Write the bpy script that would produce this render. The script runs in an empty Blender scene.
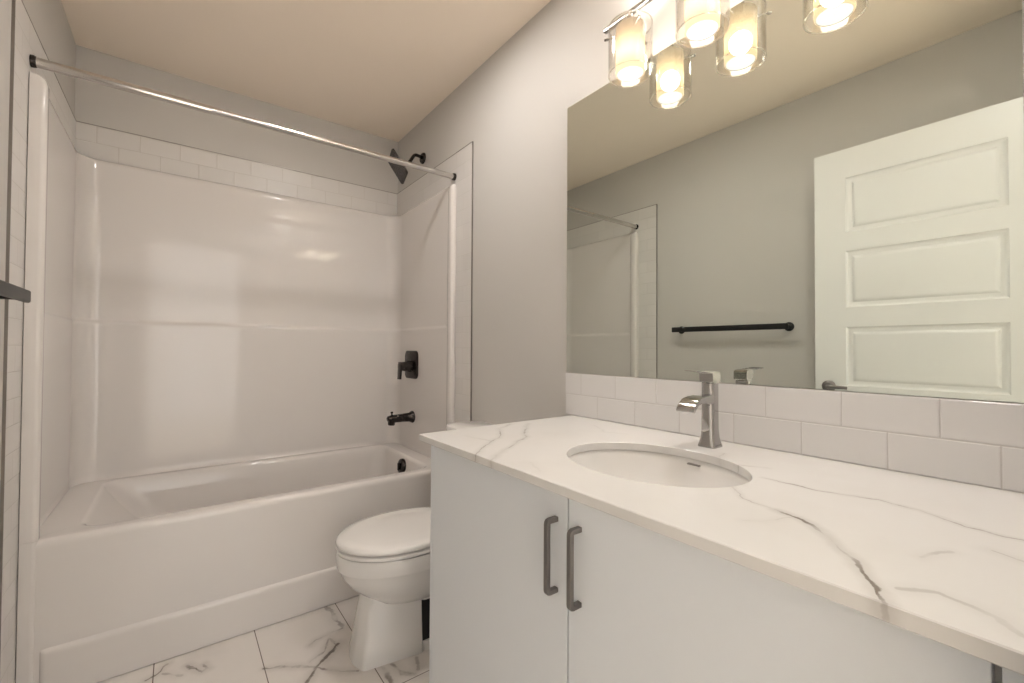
import bpy, bmesh, math
from mathutils import Vector, Matrix

SC = bpy.context.scene
COL = SC.collection
PI = math.pi

# ------------------------------------------------------------------ camera
cam_data = bpy.data.cameras.new('camera')
cam = bpy.data.objects.new('camera', cam_data)
COL.objects.link(cam)
FW = Vector((0.60509885, 0.79599988, 0.01547818))
RT = Vector((0.79603298, -0.60522911, 0.00540504))
UP = Vector((-0.01367026, -0.00905056, 0.9998656))
m = Matrix((RT, UP, -FW)).transposed().to_4x4()
m.translation = Vector((0, 0, 1.112))
cam.matrix_world = m
cam_data.sensor_width = 36.0
cam_data.lens = 439.53 / 1024 * 36.0
cam_data.clip_start = 0.01
SC.camera = cam

# ------------------------------------------------------------------ world, exposure
world = bpy.data.worlds.new('world')
SC.world = world
world.use_nodes = True
world.node_tree.nodes['Background'].inputs['Color'].default_value = (1.0, 0.985, 0.975, 1)
world.node_tree.nodes['Background'].inputs['Strength'].default_value = 1.0
SC.view_settings.view_transform = 'Standard'
SC.view_settings.look = 'None'
SC.view_settings.gamma = 1.0
SC.view_settings.use_curve_mapping = False
SC.view_settings.exposure = 1.88
LAMP_E = 0.09          # glow of the frosted lamp shades
FILL_SUN_E = 10.0
FILL_L = 62.0          # added ceiling fill lights, out of view
BULB_W = 6.0          # bulb inside each shade


# sky portal at the unseen hall window added for fill through the open door
pd = bpy.data.lights.new('window_daylight', 'AREA')
pd.shape = 'RECTANGLE'
pd.size, pd.size_y = 1.8, 2.16
pd.cycles.is_portal = True
po = bpy.data.objects.new('window_daylight', pd)
po.location, po.rotation_euler = (0.15, -2.16, 1.23), (math.radians(90), 0, PI)
COL.objects.link(po)
# sun added through the same window, bounced off the hall floor as fill
sd = bpy.data.lights.new('sun', 'SUN')
sd.energy, sd.angle, sd.color = FILL_SUN_E, math.radians(1.0), (1.0, 0.95, 0.88)
so = bpy.data.objects.new('sun', sd)
so.rotation_euler = Vector((0.0, 0.574, -0.819)).to_track_quat('-Z', 'Y').to_euler()
COL.objects.link(so)


# ------------------------------------------------------------------ materials
def new_mat(name):
    mt = bpy.data.materials.new(name)
    mt.use_nodes = True
    return mt, mt.node_tree, mt.node_tree.nodes['Principled BSDF']


def pbr(name, color, rough=0.5, metal=0.0, spec=0.5, coat=0.0, noise=0.0, nscale=60.0, bump=0.0, bscale=200.0):
    mt, nt, b = new_mat(name)
    b.inputs['Base Color'].default_value = (*color, 1)
    b.inputs['Roughness'].default_value = rough
    b.inputs['Metallic'].default_value = metal
    b.inputs['Specular IOR Level'].default_value = spec
    b.inputs['Coat Weight'].default_value = coat
    tc = nt.nodes.new('ShaderNodeTexCoord')
    if noise:
        n = nt.nodes.new('ShaderNodeTexNoise')
        n.inputs['Scale'].default_value = nscale
        nt.links.new(tc.outputs['Object'], n.inputs['Vector'])
        r = nt.nodes.new('ShaderNodeMapRange')
        r.inputs['To Min'].default_value = max(0.0, rough - noise)
        r.inputs['To Max'].default_value = rough + noise
        nt.links.new(n.outputs['Fac'], r.inputs['Value'])
        nt.links.new(r.outputs['Result'], b.inputs['Roughness'])
    if bump:
        n = nt.nodes.new('ShaderNodeTexNoise')
        n.inputs['Scale'].default_value = bscale
        n.inputs['Detail'].default_value = 3
        nt.links.new(tc.outputs['Object'], n.inputs['Vector'])
        bp = nt.nodes.new('ShaderNodeBump')
        bp.inputs['Strength'].default_value = bump
        bp.inputs['Distance'].default_value = 0.002
        nt.links.new(n.outputs['Fac'], bp.inputs['Height'])
        nt.links.new(bp.outputs['Normal'], b.inputs['Normal'])
    return mt


class NB:
    """small node builder"""
    def __init__(self, nt):
        self.nt = nt

    def link(self, a, b):
        self.nt.links.new(a, b)

    def put(self, sock, v):
        if isinstance(v, bpy.types.NodeSocket):
            self.nt.links.new(v, sock)
        else:
            sock.default_value = v

    def math(self, op, a, b=0.0, c=0.0, clamp=False):
        n = self.nt.nodes.new('ShaderNodeMath')
        n.operation = op
        n.use_clamp = clamp
        for i, v in enumerate((a, b, c)):
            self.put(n.inputs[i], v)
        return n.outputs[0]

    def vec(self, op, a, b=None, s=None):
        n = self.nt.nodes.new('ShaderNodeVectorMath')
        n.operation = op
        self.put(n.inputs[0], a)
        if b is not None:
            self.put(n.inputs[1], b)
        if s is not None:
            self.put(n.inputs['Scale'], s)
        return n.outputs['Value'] if op in ('DOT_PRODUCT', 'LENGTH', 'DISTANCE') else n.outputs['Vector']

    def noise(self, vec, scale, detail=4.0, rough=0.55, out='Fac'):
        n = self.nt.nodes.new('ShaderNodeTexNoise')
        n.inputs['Scale'].default_value = scale
        n.inputs['Detail'].default_value = detail
        n.inputs['Roughness'].default_value = rough
        self.link(vec, n.inputs['Vector'])
        return n.outputs[out]

    def ramp(self, fac, lo, hi, a, b):
        n = self.nt.nodes.new('ShaderNodeMapRange')
        n.interpolation_type = 'SMOOTHSTEP'
        self.put(n.inputs['Value'], fac)
        for k, v in (('From Min', lo), ('From Max', hi), ('To Min', a), ('To Max', b)):
            self.put(n.inputs[k], v)
        return n.outputs['Result']

    def mix(self, fac, a, b):
        n = self.nt.nodes.new('ShaderNodeMix')
        n.data_type = 'RGBA'
        self.put(n.inputs[0], fac)
        self.put(n.inputs[6], a if isinstance(a, bpy.types.NodeSocket) else (*a, 1))
        self.put(n.inputs[7], b if isinstance(b, bpy.types.NodeSocket) else (*b, 1))
        return n.outputs[2]


def veins(nb, pos, lines, warp=0.012, wscale=14.0, grow=1.0):
    """dark mineral veins along polylines (pts, width, strength) given in the slab's own plan"""
    w = nb.noise(pos, wscale, 5, 0.6, 'Color')
    w = nb.vec('SUBTRACT', w, (0.5, 0.5, 0.5))
    w = nb.vec('SCALE', w, s=warp * 2)
    p = nb.vec('MULTIPLY', nb.vec('ADD', pos, w), (1, 1, 0))
    brk = nb.ramp(nb.noise(pos, 11.0, 3), 0.36, 0.62, 0.25, 1.0)
    wid = nb.ramp(nb.noise(pos, 23.0, 2), 0.3, 0.7, 0.45, 1.5)
    total = None
    for pts, width, strength in lines:
        dmin = None
        for (ax, ay), (bx, by) in zip(pts[:-1], pts[1:]):
            ba = Vector((bx - ax, by - ay, 0))
            pa = nb.vec('SUBTRACT', p, (ax, ay, 0))
            h = nb.math('MULTIPLY', nb.vec('DOT_PRODUCT', pa, tuple(ba)), 1.0 / max(ba.length_squared, 1e-9), clamp=True)
            d = nb.vec('LENGTH', nb.vec('SUBTRACT', pa, nb.vec('SCALE', tuple(ba), s=h)))
            dmin = d if dmin is None else nb.math('MINIMUM', dmin, d)
        wd = nb.math('MULTIPLY', wid, width * grow)
        core = nb.ramp(dmin, nb.math('MULTIPLY', wd, 0.25), wd, strength, 0.0)
        halo = nb.ramp(dmin, 0.0, width * 5, strength * 0.22, 0.0)
        mk = nb.math('MAXIMUM', nb.math('MULTIPLY', core, brk), halo)
        total = mk if total is None else nb.math('MAXIMUM', total, mk)
    return total


M = {}
M['wall'] = pbr('greige_wall_paint', (0.61, 0.588, 0.56), 0.55, bump=0.05, bscale=350)
M['ceiling'] = pbr('ceiling_paint', (0.95, 0.845, 0.73), 0.8, bump=0.12, bscale=160)
M['white_paint'] = pbr('white_semi_gloss_paint', (0.80, 0.80, 0.79), 0.32)
M['acrylic'] = pbr('white_acrylic', (0.74, 0.705, 0.68), 0.085, spec=0.45, bump=0.035, bscale=5.0)
M['porcelain'] = pbr('white_porcelain', (0.82, 0.80, 0.78), 0.08, coat=0.4)
M['cabinet'] = pbr('white_laminate', (0.76, 0.785, 0.82), 0.33)
M['cabinet_inside'] = pbr('cabinet_carcass', (0.68, 0.67, 0.66), 0.5)
M['chrome'] = pbr('chrome', (0.50, 0.488, 0.48), 0.05, 1.0)
M['brushed'] = pbr('brushed_nickel', (0.36, 0.345, 0.33), 0.25, 1.0, noise=0.05)
M['rod'] = pbr('satin_nickel_rod', (0.62, 0.595, 0.57), 0.18, 1.0)
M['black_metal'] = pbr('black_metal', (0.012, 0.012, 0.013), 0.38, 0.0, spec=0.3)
M['bronze'] = pbr('dark_oil_rubbed_metal', (0.055, 0.048, 0.046), 0.26, 1.0, noise=0.06)
M['gunmetal'] = pbr('gunmetal_pull', (0.24, 0.225, 0.22), 0.34, 1.0)
M['edge_trim'] = pbr('aluminium_edge_trim', (0.30, 0.28, 0.26), 0.35, 1.0)
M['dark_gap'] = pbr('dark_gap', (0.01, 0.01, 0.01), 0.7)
M['rubber'] = pbr('dark_recess', (0.02, 0.018, 0.017), 0.5)
M['hall_floor'] = pbr('hall_floor', (0.66, 0.58, 0.49), 0.55)

# mirror
mt, nt, b = new_mat('mirror_silver')
b.inputs['Base Color'].default_value = (0.78, 0.82, 0.765, 1)
b.inputs['Metallic'].default_value = 1.0
b.inputs['Roughness'].default_value = 0.0
M['mirror'] = mt
M['mirror_edge'] = pbr('mirror_edge', (0.012, 0.012, 0.010), 0.7, spec=0.1)


# clear thin glass
def glass(name, tint, gloss_rough=0.02, edge=0.0):
    mt = bpy.data.materials.new(name)
    mt.use_nodes = True
    nt = mt.node_tree
    nt.nodes.clear()
    out = nt.nodes.new('ShaderNodeOutputMaterial')
    tr = nt.nodes.new('ShaderNodeBsdfTransparent')
    tr.inputs['Color'].default_value = (*tint, 1)
    gl = nt.nodes.new('ShaderNodeBsdfGlossy')
    gl.inputs['Roughness'].default_value = gloss_rough
    lw = nt.nodes.new('ShaderNodeLayerWeight')
    lw.inputs['Blend'].default_value = 0.5
    mr = nt.nodes.new('ShaderNodeMapRange')
    mr.inputs['From Min'].default_value = 0.0
    mr.inputs['From Max'].default_value = 1.0
    mr.inputs['To Min'].default_value = 0.05
    mr.inputs['To Max'].default_value = 0.75
    pw = nt.nodes.new('ShaderNodeMath')
    pw.operation = 'POWER'
    pw.inputs[1].default_value = 3.0
    nt.links.new(lw.outputs['Facing'], pw.inputs[0])
    nt.links.new(pw.outputs[0], mr.inputs['Value'])
    mx = nt.nodes.new('ShaderNodeMixShader')
    nt.links.new(mr.outputs['Result'], mx.inputs[0])
    nt.links.new(tr.outputs[0], mx.inputs[1])
    nt.links.new(gl.outputs[0], mx.inputs[2])
    nt.links.new(mx.outputs[0], out.inputs['Surface'])
    return mt


M['glass'] = glass('clear_glass', (0.97, 0.96, 0.94))
mt = bpy.data.materials.new('polished_glass_rim')
mt.use_nodes = True
nt = mt.node_tree
nt.nodes.clear()
out = nt.nodes.new('ShaderNodeOutputMaterial')
tr = nt.nodes.new('ShaderNodeBsdfTransparent')
tl = nt.nodes.new('ShaderNodeBsdfTranslucent')
tl.inputs['Color'].default_value = (0.35, 0.32, 0.28, 1)
gl = nt.nodes.new('ShaderNodeBsdfGlossy')
gl.inputs['Roughness'].default_value = 0.2
gl.inputs['Color'].default_value = (0.8, 0.77, 0.72, 1)
a1 = nt.nodes.new('ShaderNodeMixShader')
a1.inputs[0].default_value = 0.5
a2 = nt.nodes.new('ShaderNodeMixShader')
a2.inputs[0].default_value = 0.45
nt.links.new(tl.outputs[0], a1.inputs[1])
nt.links.new(gl.outputs[0], a1.inputs[2])
nt.links.new(tr.outputs[0], a2.inputs[1])
nt.links.new(a1.outputs[0], a2.inputs[2])
nt.links.new(a2.outputs[0], out.inputs['Surface'])
M['glass_rim'] = mt

# frosted lamp shade: lit from inside
mt, nt, b = new_mat('frosted_opal_glass')
nt.nodes.remove(b)
out = nt.nodes['Material Output']
em = nt.nodes.new('ShaderNodeEmission')
em.inputs['Color'].default_value = (1.0, 0.84, 0.66, 1)
em.inputs['Strength'].default_value = 1.0
tl = nt.nodes.new('ShaderNodeBsdfTranslucent')
tl.inputs['Color'].default_value = (0.0135, 0.0095, 0.0054, 1)
ad = nt.nodes.new('ShaderNodeAddShader')
nt.links.new(em.outputs[0], ad.inputs[0])
nt.links.new(tl.outputs[0], ad.inputs[1])
tp = nt.nodes.new('ShaderNodeBsdfTransparent')
tp.inputs['Color'].default_value = (1.0, 0.97, 0.92, 1)
mx = nt.nodes.new('ShaderNodeMixShader')
mx.inputs[0].default_value = 0.04
nt.links.new(ad.outputs[0], mx.inputs[1])
nt.links.new(tp.outputs[0], mx.inputs[2])
nt.links.new(mx.outputs[0], out.inputs['Surface'])
M['shade'] = mt
SHADE_EM = em


# glowing lens of the added ceiling fill lights
mt, nt, b = new_mat('downlight_lens')
b.inputs['Base Color'].default_value = (0.9, 0.88, 0.85, 1)
b.inputs['Emission Color'].default_value = (1.0, 0.955, 0.91, 1)
b.inputs['Emission Strength'].default_value = FILL_L
M['lens'] = mt

# frosted disc closing the bottom of each shade, lets part of the bulb's light down
mt, nt, b = new_mat('frosted_bottom_disc')
nt.nodes.remove(b)
out = nt.nodes['Material Output']
em2 = nt.nodes.new('ShaderNodeEmission')
em2.inputs['Color'].default_value = (1.0, 0.94, 0.86, 1)
em2.inputs['Strength'].default_value = 0.45
tp = nt.nodes.new('ShaderNodeBsdfTransparent')
mx = nt.nodes.new('ShaderNodeMixShader')
mx.inputs[0].default_value = 0.10
nt.links.new(em2.outputs[0], mx.inputs[1])
nt.links.new(tp.outputs[0], mx.inputs[2])
nt.links.new(mx.outputs[0], out.inputs['Surface'])
M['shade_bottom'] = mt


# glazed wall tile, tiles run along one axis (u) and stack along z
def tile_mat(name, axis, u0, z0, tw, th, color, grout, gw=0.003, offset=0.5, rough=0.12):
    mt, nt, b = new_mat(name)
    nb = NB(nt)
    tc = nt.nodes.new('ShaderNodeTexCoord')
    sep = nt.nodes.new('ShaderNodeSeparateXYZ')
    nt.links.new(tc.outputs['Object'], sep.inputs[0])
    u = nb.math('SUBTRACT', sep.outputs[axis], u0)
    z = nb.math('SUBTRACT', sep.outputs['Z'], z0)
    rz = nb.math('DIVIDE', z, th)
    row = nb.math('FLOOR', rz)
    fz = nb.math('SUBTRACT', rz, row)
    sh = nb.math('MULTIPLY', nb.math('FLOORED_MODULO', row, 2.0), offset)
    ru = nb.math('ADD', nb.math('DIVIDE', u, tw), sh)
    cu = nb.math('FLOOR', ru)
    fu = nb.math('SUBTRACT', ru, cu)
    du = nb.math('MULTIPLY', nb.math('MINIMUM', fu, nb.math('SUBTRACT', 1.0, fu)), tw)
    dz = nb.math('MULTIPLY', nb.math('MINIMUM', fz, nb.math('SUBTRACT', 1.0, fz)), th)
    d = nb.math('MINIMUM', du, dz)
    g = nb.ramp(d, gw * 0.35, gw * 0.65, 1.0, 0.0)
    cell = nt.nodes.new('ShaderNodeCombineXYZ')
    nb.link(cu, cell.inputs[0])
    nb.link(row, cell.inputs[1])
    wn = nt.nodes.new('ShaderNodeTexWhiteNoise')
    nb.link(cell.outputs[0], wn.inputs['Vector'])
    tint = nb.ramp(wn.outputs['Value'], 0, 1, 0.0, 1.0)
    c1 = nb.mix(tint, tuple(c * 0.965 for c in color), color)
    nb.link(nb.mix(g, c1, grout), b.inputs['Base Color'])
    nb.link(nb.ramp(g, 0, 1, rough, 0.7), b.inputs['Roughness'])
    bp = nt.nodes.new('ShaderNodeBump')
    bp.inputs['Strength'].default_value = 0.5
    bp.inputs['Distance'].default_value = 0.002
    nb.link(nb.ramp(d, 0.0, gw * 1.4, 0.0, 1.0), bp.inputs['Height'])
    nb.link(bp.outputs['Normal'], b.inputs['Normal'])
    return mt


TILE = (0.74, 0.715, 0.69)
GROUT = (0.60, 0.57, 0.54)
M['tile_back'] = tile_mat('back_wall_tile', 'X', -0.236, 1.9765, 0.1555, 0.0785, TILE, (0.62, 0.585, 0.545), 0.002, rough=0.33)
M['tile_side'] = tile_mat('side_wall_tile', 'Y', 1.848, 0.014, 0.1545, 0.0785, TILE, (0.665, 0.64, 0.61), 0.002, rough=0.33)
M['tile_splash'] = tile_mat('backsplash_tile', 'Y', 0.0955, 0.871, 0.1545, 0.0755, (0.78, 0.765, 0.76), (0.635, 0.61, 0.595), 0.0022)

# quartz worktop
mt, nt, b = new_mat('white_quartz')
nb = NB(nt)
tc = nt.nodes.new('ShaderNodeTexCoord')
pos = tc.outputs['Object']
VL = [
    ([(0.781, 0.379), (0.74, 0.342), (0.722, 0.292)], 0.0022, 0.55),
    ([(0.722, 0.292), (0.702, 0.234), (0.669, 0.201), (0.621, 0.166), (0.586, 0.143), (0.536, 0.116)], 0.0034, 0.95),
    ([(0.883, 0.375), (0.883, 0.288), (0.908, 0.207), (0.901, 0.163), (0.865, 0.105), (0.865, 0.03)], 0.0028, 0.62),
    ([(0.584, 0.118), (0.606, 0.089), (0.598, 0.051), (0.574, 0.036)], 0.005, 0.33),
    ([(0.696, 0.123), (0.742, 0.104)], 0.004, 0.3), ([(0.789, 0.076), (0.777, 0.05)], 0.005, 0.35),
    ([(0.90, 1.098), (0.78, 0.972), (0.766, 0.937), (0.625, 0.849), (0.535, 0.785)], 0.0034, 0.62),
    ([(0.856, 1.129), (0.772, 1.073), (0.697, 0.972), (0.655, 0.947), (0.594, 0.892), (0.535, 0.84)], 0.0036, 0.5),
    ([(0.655, 0.947), (0.64, 1.04)], 0.003, 0.25), ([(1.02, 0.52), (0.93, 0.49), (0.965, 0.40)], 0.003, 0.35),
    ([(0.72, 0.26), (0.66, 0.28), (0.64, 0.30)], 0.003, 0.22), ([(0.60, 0.72), (0.57, 0.66)], 0.006, 0.16),
    ([(1.05, 0.95), (0.99, 0.86), (1.02, 0.80)], 0.003, 0.15),
]
vm = veins(nb, pos, VL, 0.016, 12.0)
cloud = nb.ramp(nb.noise(pos, 5.0, 5), 0.42, 0.75, 0.0, 0.16)
base = nb.mix(cloud, (0.72, 0.705, 0.69), (0.57, 0.53, 0.49))
nb.link(nb.mix(vm, base, (0.19, 0.155, 0.13)), b.inputs['Base Color'])
b.inputs['Roughness'].default_value = 0.2
M['quartz'] = mt

# marble look floor tile
mt, nt, b = new_mat('marble_floor_tile')
nb = NB(nt)
tc = nt.nodes.new('ShaderNodeTexCoord')
pos = tc.outputs['Object']
FL = [
    ([(0.253, 1.74), (0.307, 1.714), (0.394, 1.643), (0.459, 1.57), (0.506, 1.535)], 0.006, 0.8),
    ([(0.33, 1.53), (0.355, 1.591), (0.394, 1.643), (0.435, 1.668), (0.495, 1.723)], 0.008, 0.9),
    ([(0.407, 1.768), (0.432, 1.791), (0.492, 1.805), (0.53, 1.807)], 0.006, 0.75),
    ([(0.492, 1.805), (0.441, 1.708), (0.382, 1.678)], 0.005, 0.7),
    ([(0.521, 2.0), (0.529, 1.906), (0.534, 1.82)], 0.012, 0.6),
    ([(0.479, 1.785), (0.492, 1.711)], 0.005, 0.6),
    ([(-0.073, 1.918), (-0.041, 1.927), (-0.019, 1.964)], 0.007, 0.7),
    ([(0.046, 1.909), (0.084, 1.845), (0.101, 1.853), (0.085, 1.886)], 0.006, 0.85),
    ([(-0.025, 1.921), (0.026, 1.868)], 0.006, 0.4),
    ([(0.57, 1.53), (0.575, 1.49), (0.585, 1.41), (0.61, 1.33)], 0.008, 0.7),
    ([(0.612, 1.49), (0.625, 1.43), (0.66, 1.40)], 0.009, 0.8),
    ([(0.70, 1.47), (0.68, 1.42)], 0.008, 0.5),
    ([(0.0, 1.2), (0.12, 1.38), (0.2, 1.4)], 0.008, 0.7), ([(0.3, 0.9), (0.38, 1.1), (0.42, 1.3)], 0.008, 0.7),
    ([(-0.3, 0.6), (-0.15, 0.75), (-0.1, 1.0)], 0.008, 0.7), ([(0.1, 0.3), (0.2, 0.5), (0.35, 0.55)], 0.008, 0.7),
]
vm = veins(nb, pos, FL, 0.022, 9.0, 1.35)
sep = nt.nodes.new('ShaderNodeSeparateXYZ')
nb.link(pos, sep.inputs[0])
ux = nb.math('DIVIDE', nb.math('SUBTRACT', sep.outputs['X'], 0.254), 0.305)
cx = nb.math('FLOOR', ux)
fx = nb.math('SUBTRACT', ux, cx)
vy = nb.math('DIVIDE', nb.math('SUBTRACT', sep.outputs['Y'], 1.39), 0.61)
fy = nb.math('FRACT', nb.math('ADD', vy, 20.0))
dx = nb.math('MULTIPLY', nb.math('MINIMUM', fx, nb.math('SUBTRACT', 1.0, fx)), 0.305)
dy = nb.math('MULTIPLY', nb.math('MINIMUM', fy, nb.math('SUBTRACT', 1.0, fy)), 0.61)
g = nb.ramp(nb.math('MINIMUM', dx, dy), 0.0010, 0.0020, 1.0, 0.0)
cloud = nb.ramp(nb.noise(pos, 4.0, 5), 0.45, 0.75, 0.0, 0.3)
base = nb.mix(cloud, (0.76, 0.72, 0.685), (0.58, 0.53, 0.49))
cc = nb.mix(vm, base, (0.11, 0.085, 0.07))
nb.link(nb.mix(g, cc, (0.14, 0.115, 0.10)), b.inputs['Base Color'])
b.inputs['Roughness'].default_value = 0.16
M['floor'] = mt


# ------------------------------------------------------------------ mesh helpers
def obj(name, bm, mat, parent=None, smooth=None, loc=None):
    me = bpy.data.meshes.new(name)
    bmesh.ops.recalc_face_normals(bm, faces=bm.faces)
    bm.to_mesh(me)
    bm.free()
    mats = mat if isinstance(mat, (list, tuple)) else [mat]
    for k in mats:
        me.materials.append(k)
    if smooth is not None:
        for p in me.polygons:
            p.use_smooth = True
        me.set_sharp_from_angle(angle=math.radians(smooth))
    o = bpy.data.objects.new(name, me)
    COL.objects.link(o)
    if parent is not None:
        o.parent = parent
    if loc:
        o.location = loc
    return o


def tag(o, label=None, cat=None, group=None, kind=None):
    if label:
        o['label'] = label
    if cat:
        o['category'] = cat
    if group:
        o['group'] = group
    if kind:
        o['kind'] = kind
    return o


def thing(name, label, cat, loc=(0, 0, 0), group=None):
    o = bpy.data.objects.new(name, None)
    o.empty_display_size = 0.05
    o.location = loc
    COL.objects.link(o)
    return tag(o, label, cat, group)


def box(bm, lo, hi, bev=0.0, seg=2, mi=0):
    lo, hi = Vector(lo), Vector(hi)
    r = bmesh.ops.create_cube(bm, size=1.0)
    vs = r['verts']
    c, s = (lo + hi) / 2, hi - lo
    for v in vs:
        v.co = Vector((v.co.x * s.x, v.co.y * s.y, v.co.z * s.z)) + c
    fs = {f for v in vs for f in v.link_faces}
    for f in fs:
        f.material_index = mi
    if bev:
        es = list({e for v in vs for e in v.link_edges})
        bmesh.ops.bevel(bm, geom=es, offset=bev, segments=seg, affect='EDGES', profile=0.5)
    return vs


def B():
    return bmesh.new()


def lerp(a, c, t):
    return a + (c - a) * t


def bx(lo, hi, bev=0.0, seg=2):
    bm = B()
    box(bm, lo, hi, bev, seg)
    return bm


def loft(bm, rings, closed=True, cap0=False, cap1=False, mi=0):
    vr = [[bm.verts.new(p) for p in r] for r in rings]
    n = len(vr[0])
    for a, c in zip(vr[:-1], vr[1:]):
        for i in range(n if closed else n - 1):
            j = (i + 1) % n
            f = bm.faces.new((a[i], a[j], c[j], c[i]))
            f.material_index = mi
    if cap0:
        bm.faces.new(vr[0][::-1]).material_index = mi
    if cap1:
        bm.faces.new(vr[-1]).material_index = mi
    return vr


def frame(d):
    d = Vector(d).normalized()
    a = Vector((0, 0, 1)) if abs(d.z) < 0.9 else Vector((1, 0, 0))
    u = d.cross(a).normalized()
    return u, d.cross(u).normalized()


def tube(bm, pts, rad, n=20, caps=True):
    pts = [Vector(p) for p in pts]
    rads = rad if isinstance(rad, (list, tuple)) else [rad] * len(pts)
    rings = []
    pu = None
    for i, p in enumerate(pts):
        d = (pts[min(i + 1, len(pts) - 1)] - pts[max(i - 1, 0)]).normalized()
        if pu is None:
            u, v = frame(d)
        else:
            u = (pu - d * pu.dot(d)).normalized()
            v = d.cross(u)
        pu = u
        rings.append([p + (u * math.cos(t) + v * math.sin(t)) * rads[i] for t in (2 * PI * k / n for k in range(n))])
    loft(bm, rings, True, caps, caps)


def lathe(bm, c, axis, prof, n=40, cap0=True, cap1=True, mi=0):
    """prof: list of (distance along axis, radius)"""
    c, axis = Vector(c), Vector(axis).normalized()
    u, v = frame(axis)
    rings = [[c + axis * h + (u * math.cos(t) + v * math.sin(t)) * r for t in (2 * PI * k / n for k in range(n))]
             for h, r in prof]
    loft(bm, rings, True, cap0, cap1, mi)


def rrect(x0, x1, y0, y1, r, z, n=8):
    pts = []
    for cx, cy, a0 in ((x1 - r, y1 - r, 0), (x0 + r, y1 - r, PI / 2), (x0 + r, y0 + r, PI), (x1 - r, y0 + r, 1.5 * PI)):
        for k in range(n + 1):
            a = a0 + PI / 2 * k / n
            pts.append(Vector((cx + r * math.cos(a), cy + r * math.sin(a), z)))
    return pts


def ell(cx, cy, ax, ay, z, n=72):
    return [Vector((cx + ax * math.cos(2 * PI * k / n), cy + ay * math.sin(2 * PI * k / n), z)) for k in range(n)]


def extrude_profile(bm, prof, axis, a, b):
    """closed 2-D profile swept along an axis ('x' -> prof is (y,z); 'y' -> (x,z); 'z' -> (x,y))"""
    def mk(t, p):
        if axis == 'x':
            return (t, p[0], p[1])
        if axis == 'y':
            return (p[0], t, p[1])
        return (p[0], p[1], t)
    loft(bm, [[mk(a, p) for p in prof], [mk(b, p) for p in prof]], True, True, True)


# ------------------------------------------------------------------ dimensions (metres)
XL, XR, YB, YT, YF, ZC = -0.389, 1.156, 2.792, 1.995, 0.03, 2.488
TP = 0.006                 # tile thickness
CT = 0.87                  # worktop height


def struct(name, bm, mat, parent=None, smooth=None):
    return tag(obj(name, bm, mat, parent, smooth), kind='structure')


# ------------------------------------------------------------------ the room
struct('floor', bx((XL - 0.1, -0.09, -0.1), (XR + 0.1, YB + 0.1, 0)), M['floor'])
struct('ceiling', bx((XL - 0.1, -0.09, ZC), (XR + 0.1, YB + 0.1, ZC + 0.1)), M['ceiling'])
struct('wall_left', bx((XL - 0.1, -0.09, 0), (XL, YB + 0.1, ZC)), M['wall'])
struct('wall_right', bx((XR, -0.09, 0), (XR + 0.1, YB + 0.1, ZC)), M['wall'])
struct('wall_back', bx((XL, YB, 0), (XR, YB + 0.1, ZC)), M['wall'])
DX0, DX1, DZ = -0.245, 0.525, 2.085
bm = B()
box(bm, (XL, -0.09, 0), (DX0, YF, ZC))
box(bm, (DX1, -0.09, 0), (XR, YF, ZC))
box(bm, (DX0, -0.09, DZ), (DX1, YF, ZC))
struct('wall_front', bm, M['wall'])
bm = B()
box(bm, (DX0, -0.09, 0), (DX0 + 0.012, YF - 0.002, DZ), 0.001)
box(bm, (DX1 - 0.012, -0.09, 0), (DX1, YF - 0.002, DZ), 0.001)
box(bm, (DX0, -0.09, DZ - 0.012), (DX1, YF - 0.002, DZ), 0.001)
struct('trim_door_jamb', bm, M['white_paint'])

# unseen hall outside the door; its wide window is added for fill light
HY, HX0, HX1 = -2.2, -1.3, 1.9
struct('floor_hall', bx((HX0, HY - 0.1, -0.1), (HX1, -0.09, 0)), M['hall_floor'])
struct('ceiling_hall', bx((HX0, HY - 0.1, ZC), (HX1, -0.09, ZC + 0.1)), M['white_paint'])
bm = B()
box(bm, (HX0 - 0.1, HY - 0.1, 0), (HX0, -0.09, ZC))
box(bm, (HX0, -0.19, 0), (XL - 0.1, -0.09, ZC))
struct('wall_hall_left', bm, M['white_paint'])
bm = B()
box(bm, (HX1, HY - 0.1, 0), (HX1 + 0.1, -0.09, ZC))
box(bm, (XR + 0.1, -0.19, 0), (HX1, -0.09, ZC))
struct('wall_hall_right', bm, M['white_paint'])
WX0, WX1, WZ0, WZ1 = -0.75, 1.05, 0.15, 2.31
bm = B()
box(bm, (HX0, HY - 0.1, 0), (WX0, HY, ZC))
box(bm, (WX1, HY - 0.1, 0), (HX1, HY, ZC))
box(bm, (WX0, HY - 0.1, 0), (WX1, HY, WZ0))
box(bm, (WX0, HY - 0.1, WZ1), (WX1, HY, ZC))
struct('wall_hall_end', bm, M['white_paint'])
bm = B()
for xx in (WX0, (2 * WX0 + WX1) / 3 - 0.02, (WX0 + 2 * WX1) / 3 - 0.02, WX1 - 0.04):
    box(bm, (xx, HY - 0.08, WZ0), (xx + 0.04, HY - 0.03, WZ1))
for zz in (WZ0, WZ1 - 0.04):
    box(bm, (WX0, HY - 0.08, zz), (WX1, HY - 0.03, zz + 0.04))
w = struct('window_1', bm, M['white_paint'])
obj('pane', bx((WX0 + 0.04, HY - 0.058, WZ0 + 0.04), (WX1 - 0.04, HY - 0.052, WZ1 - 0.04)), M['glass'], w)

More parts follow.
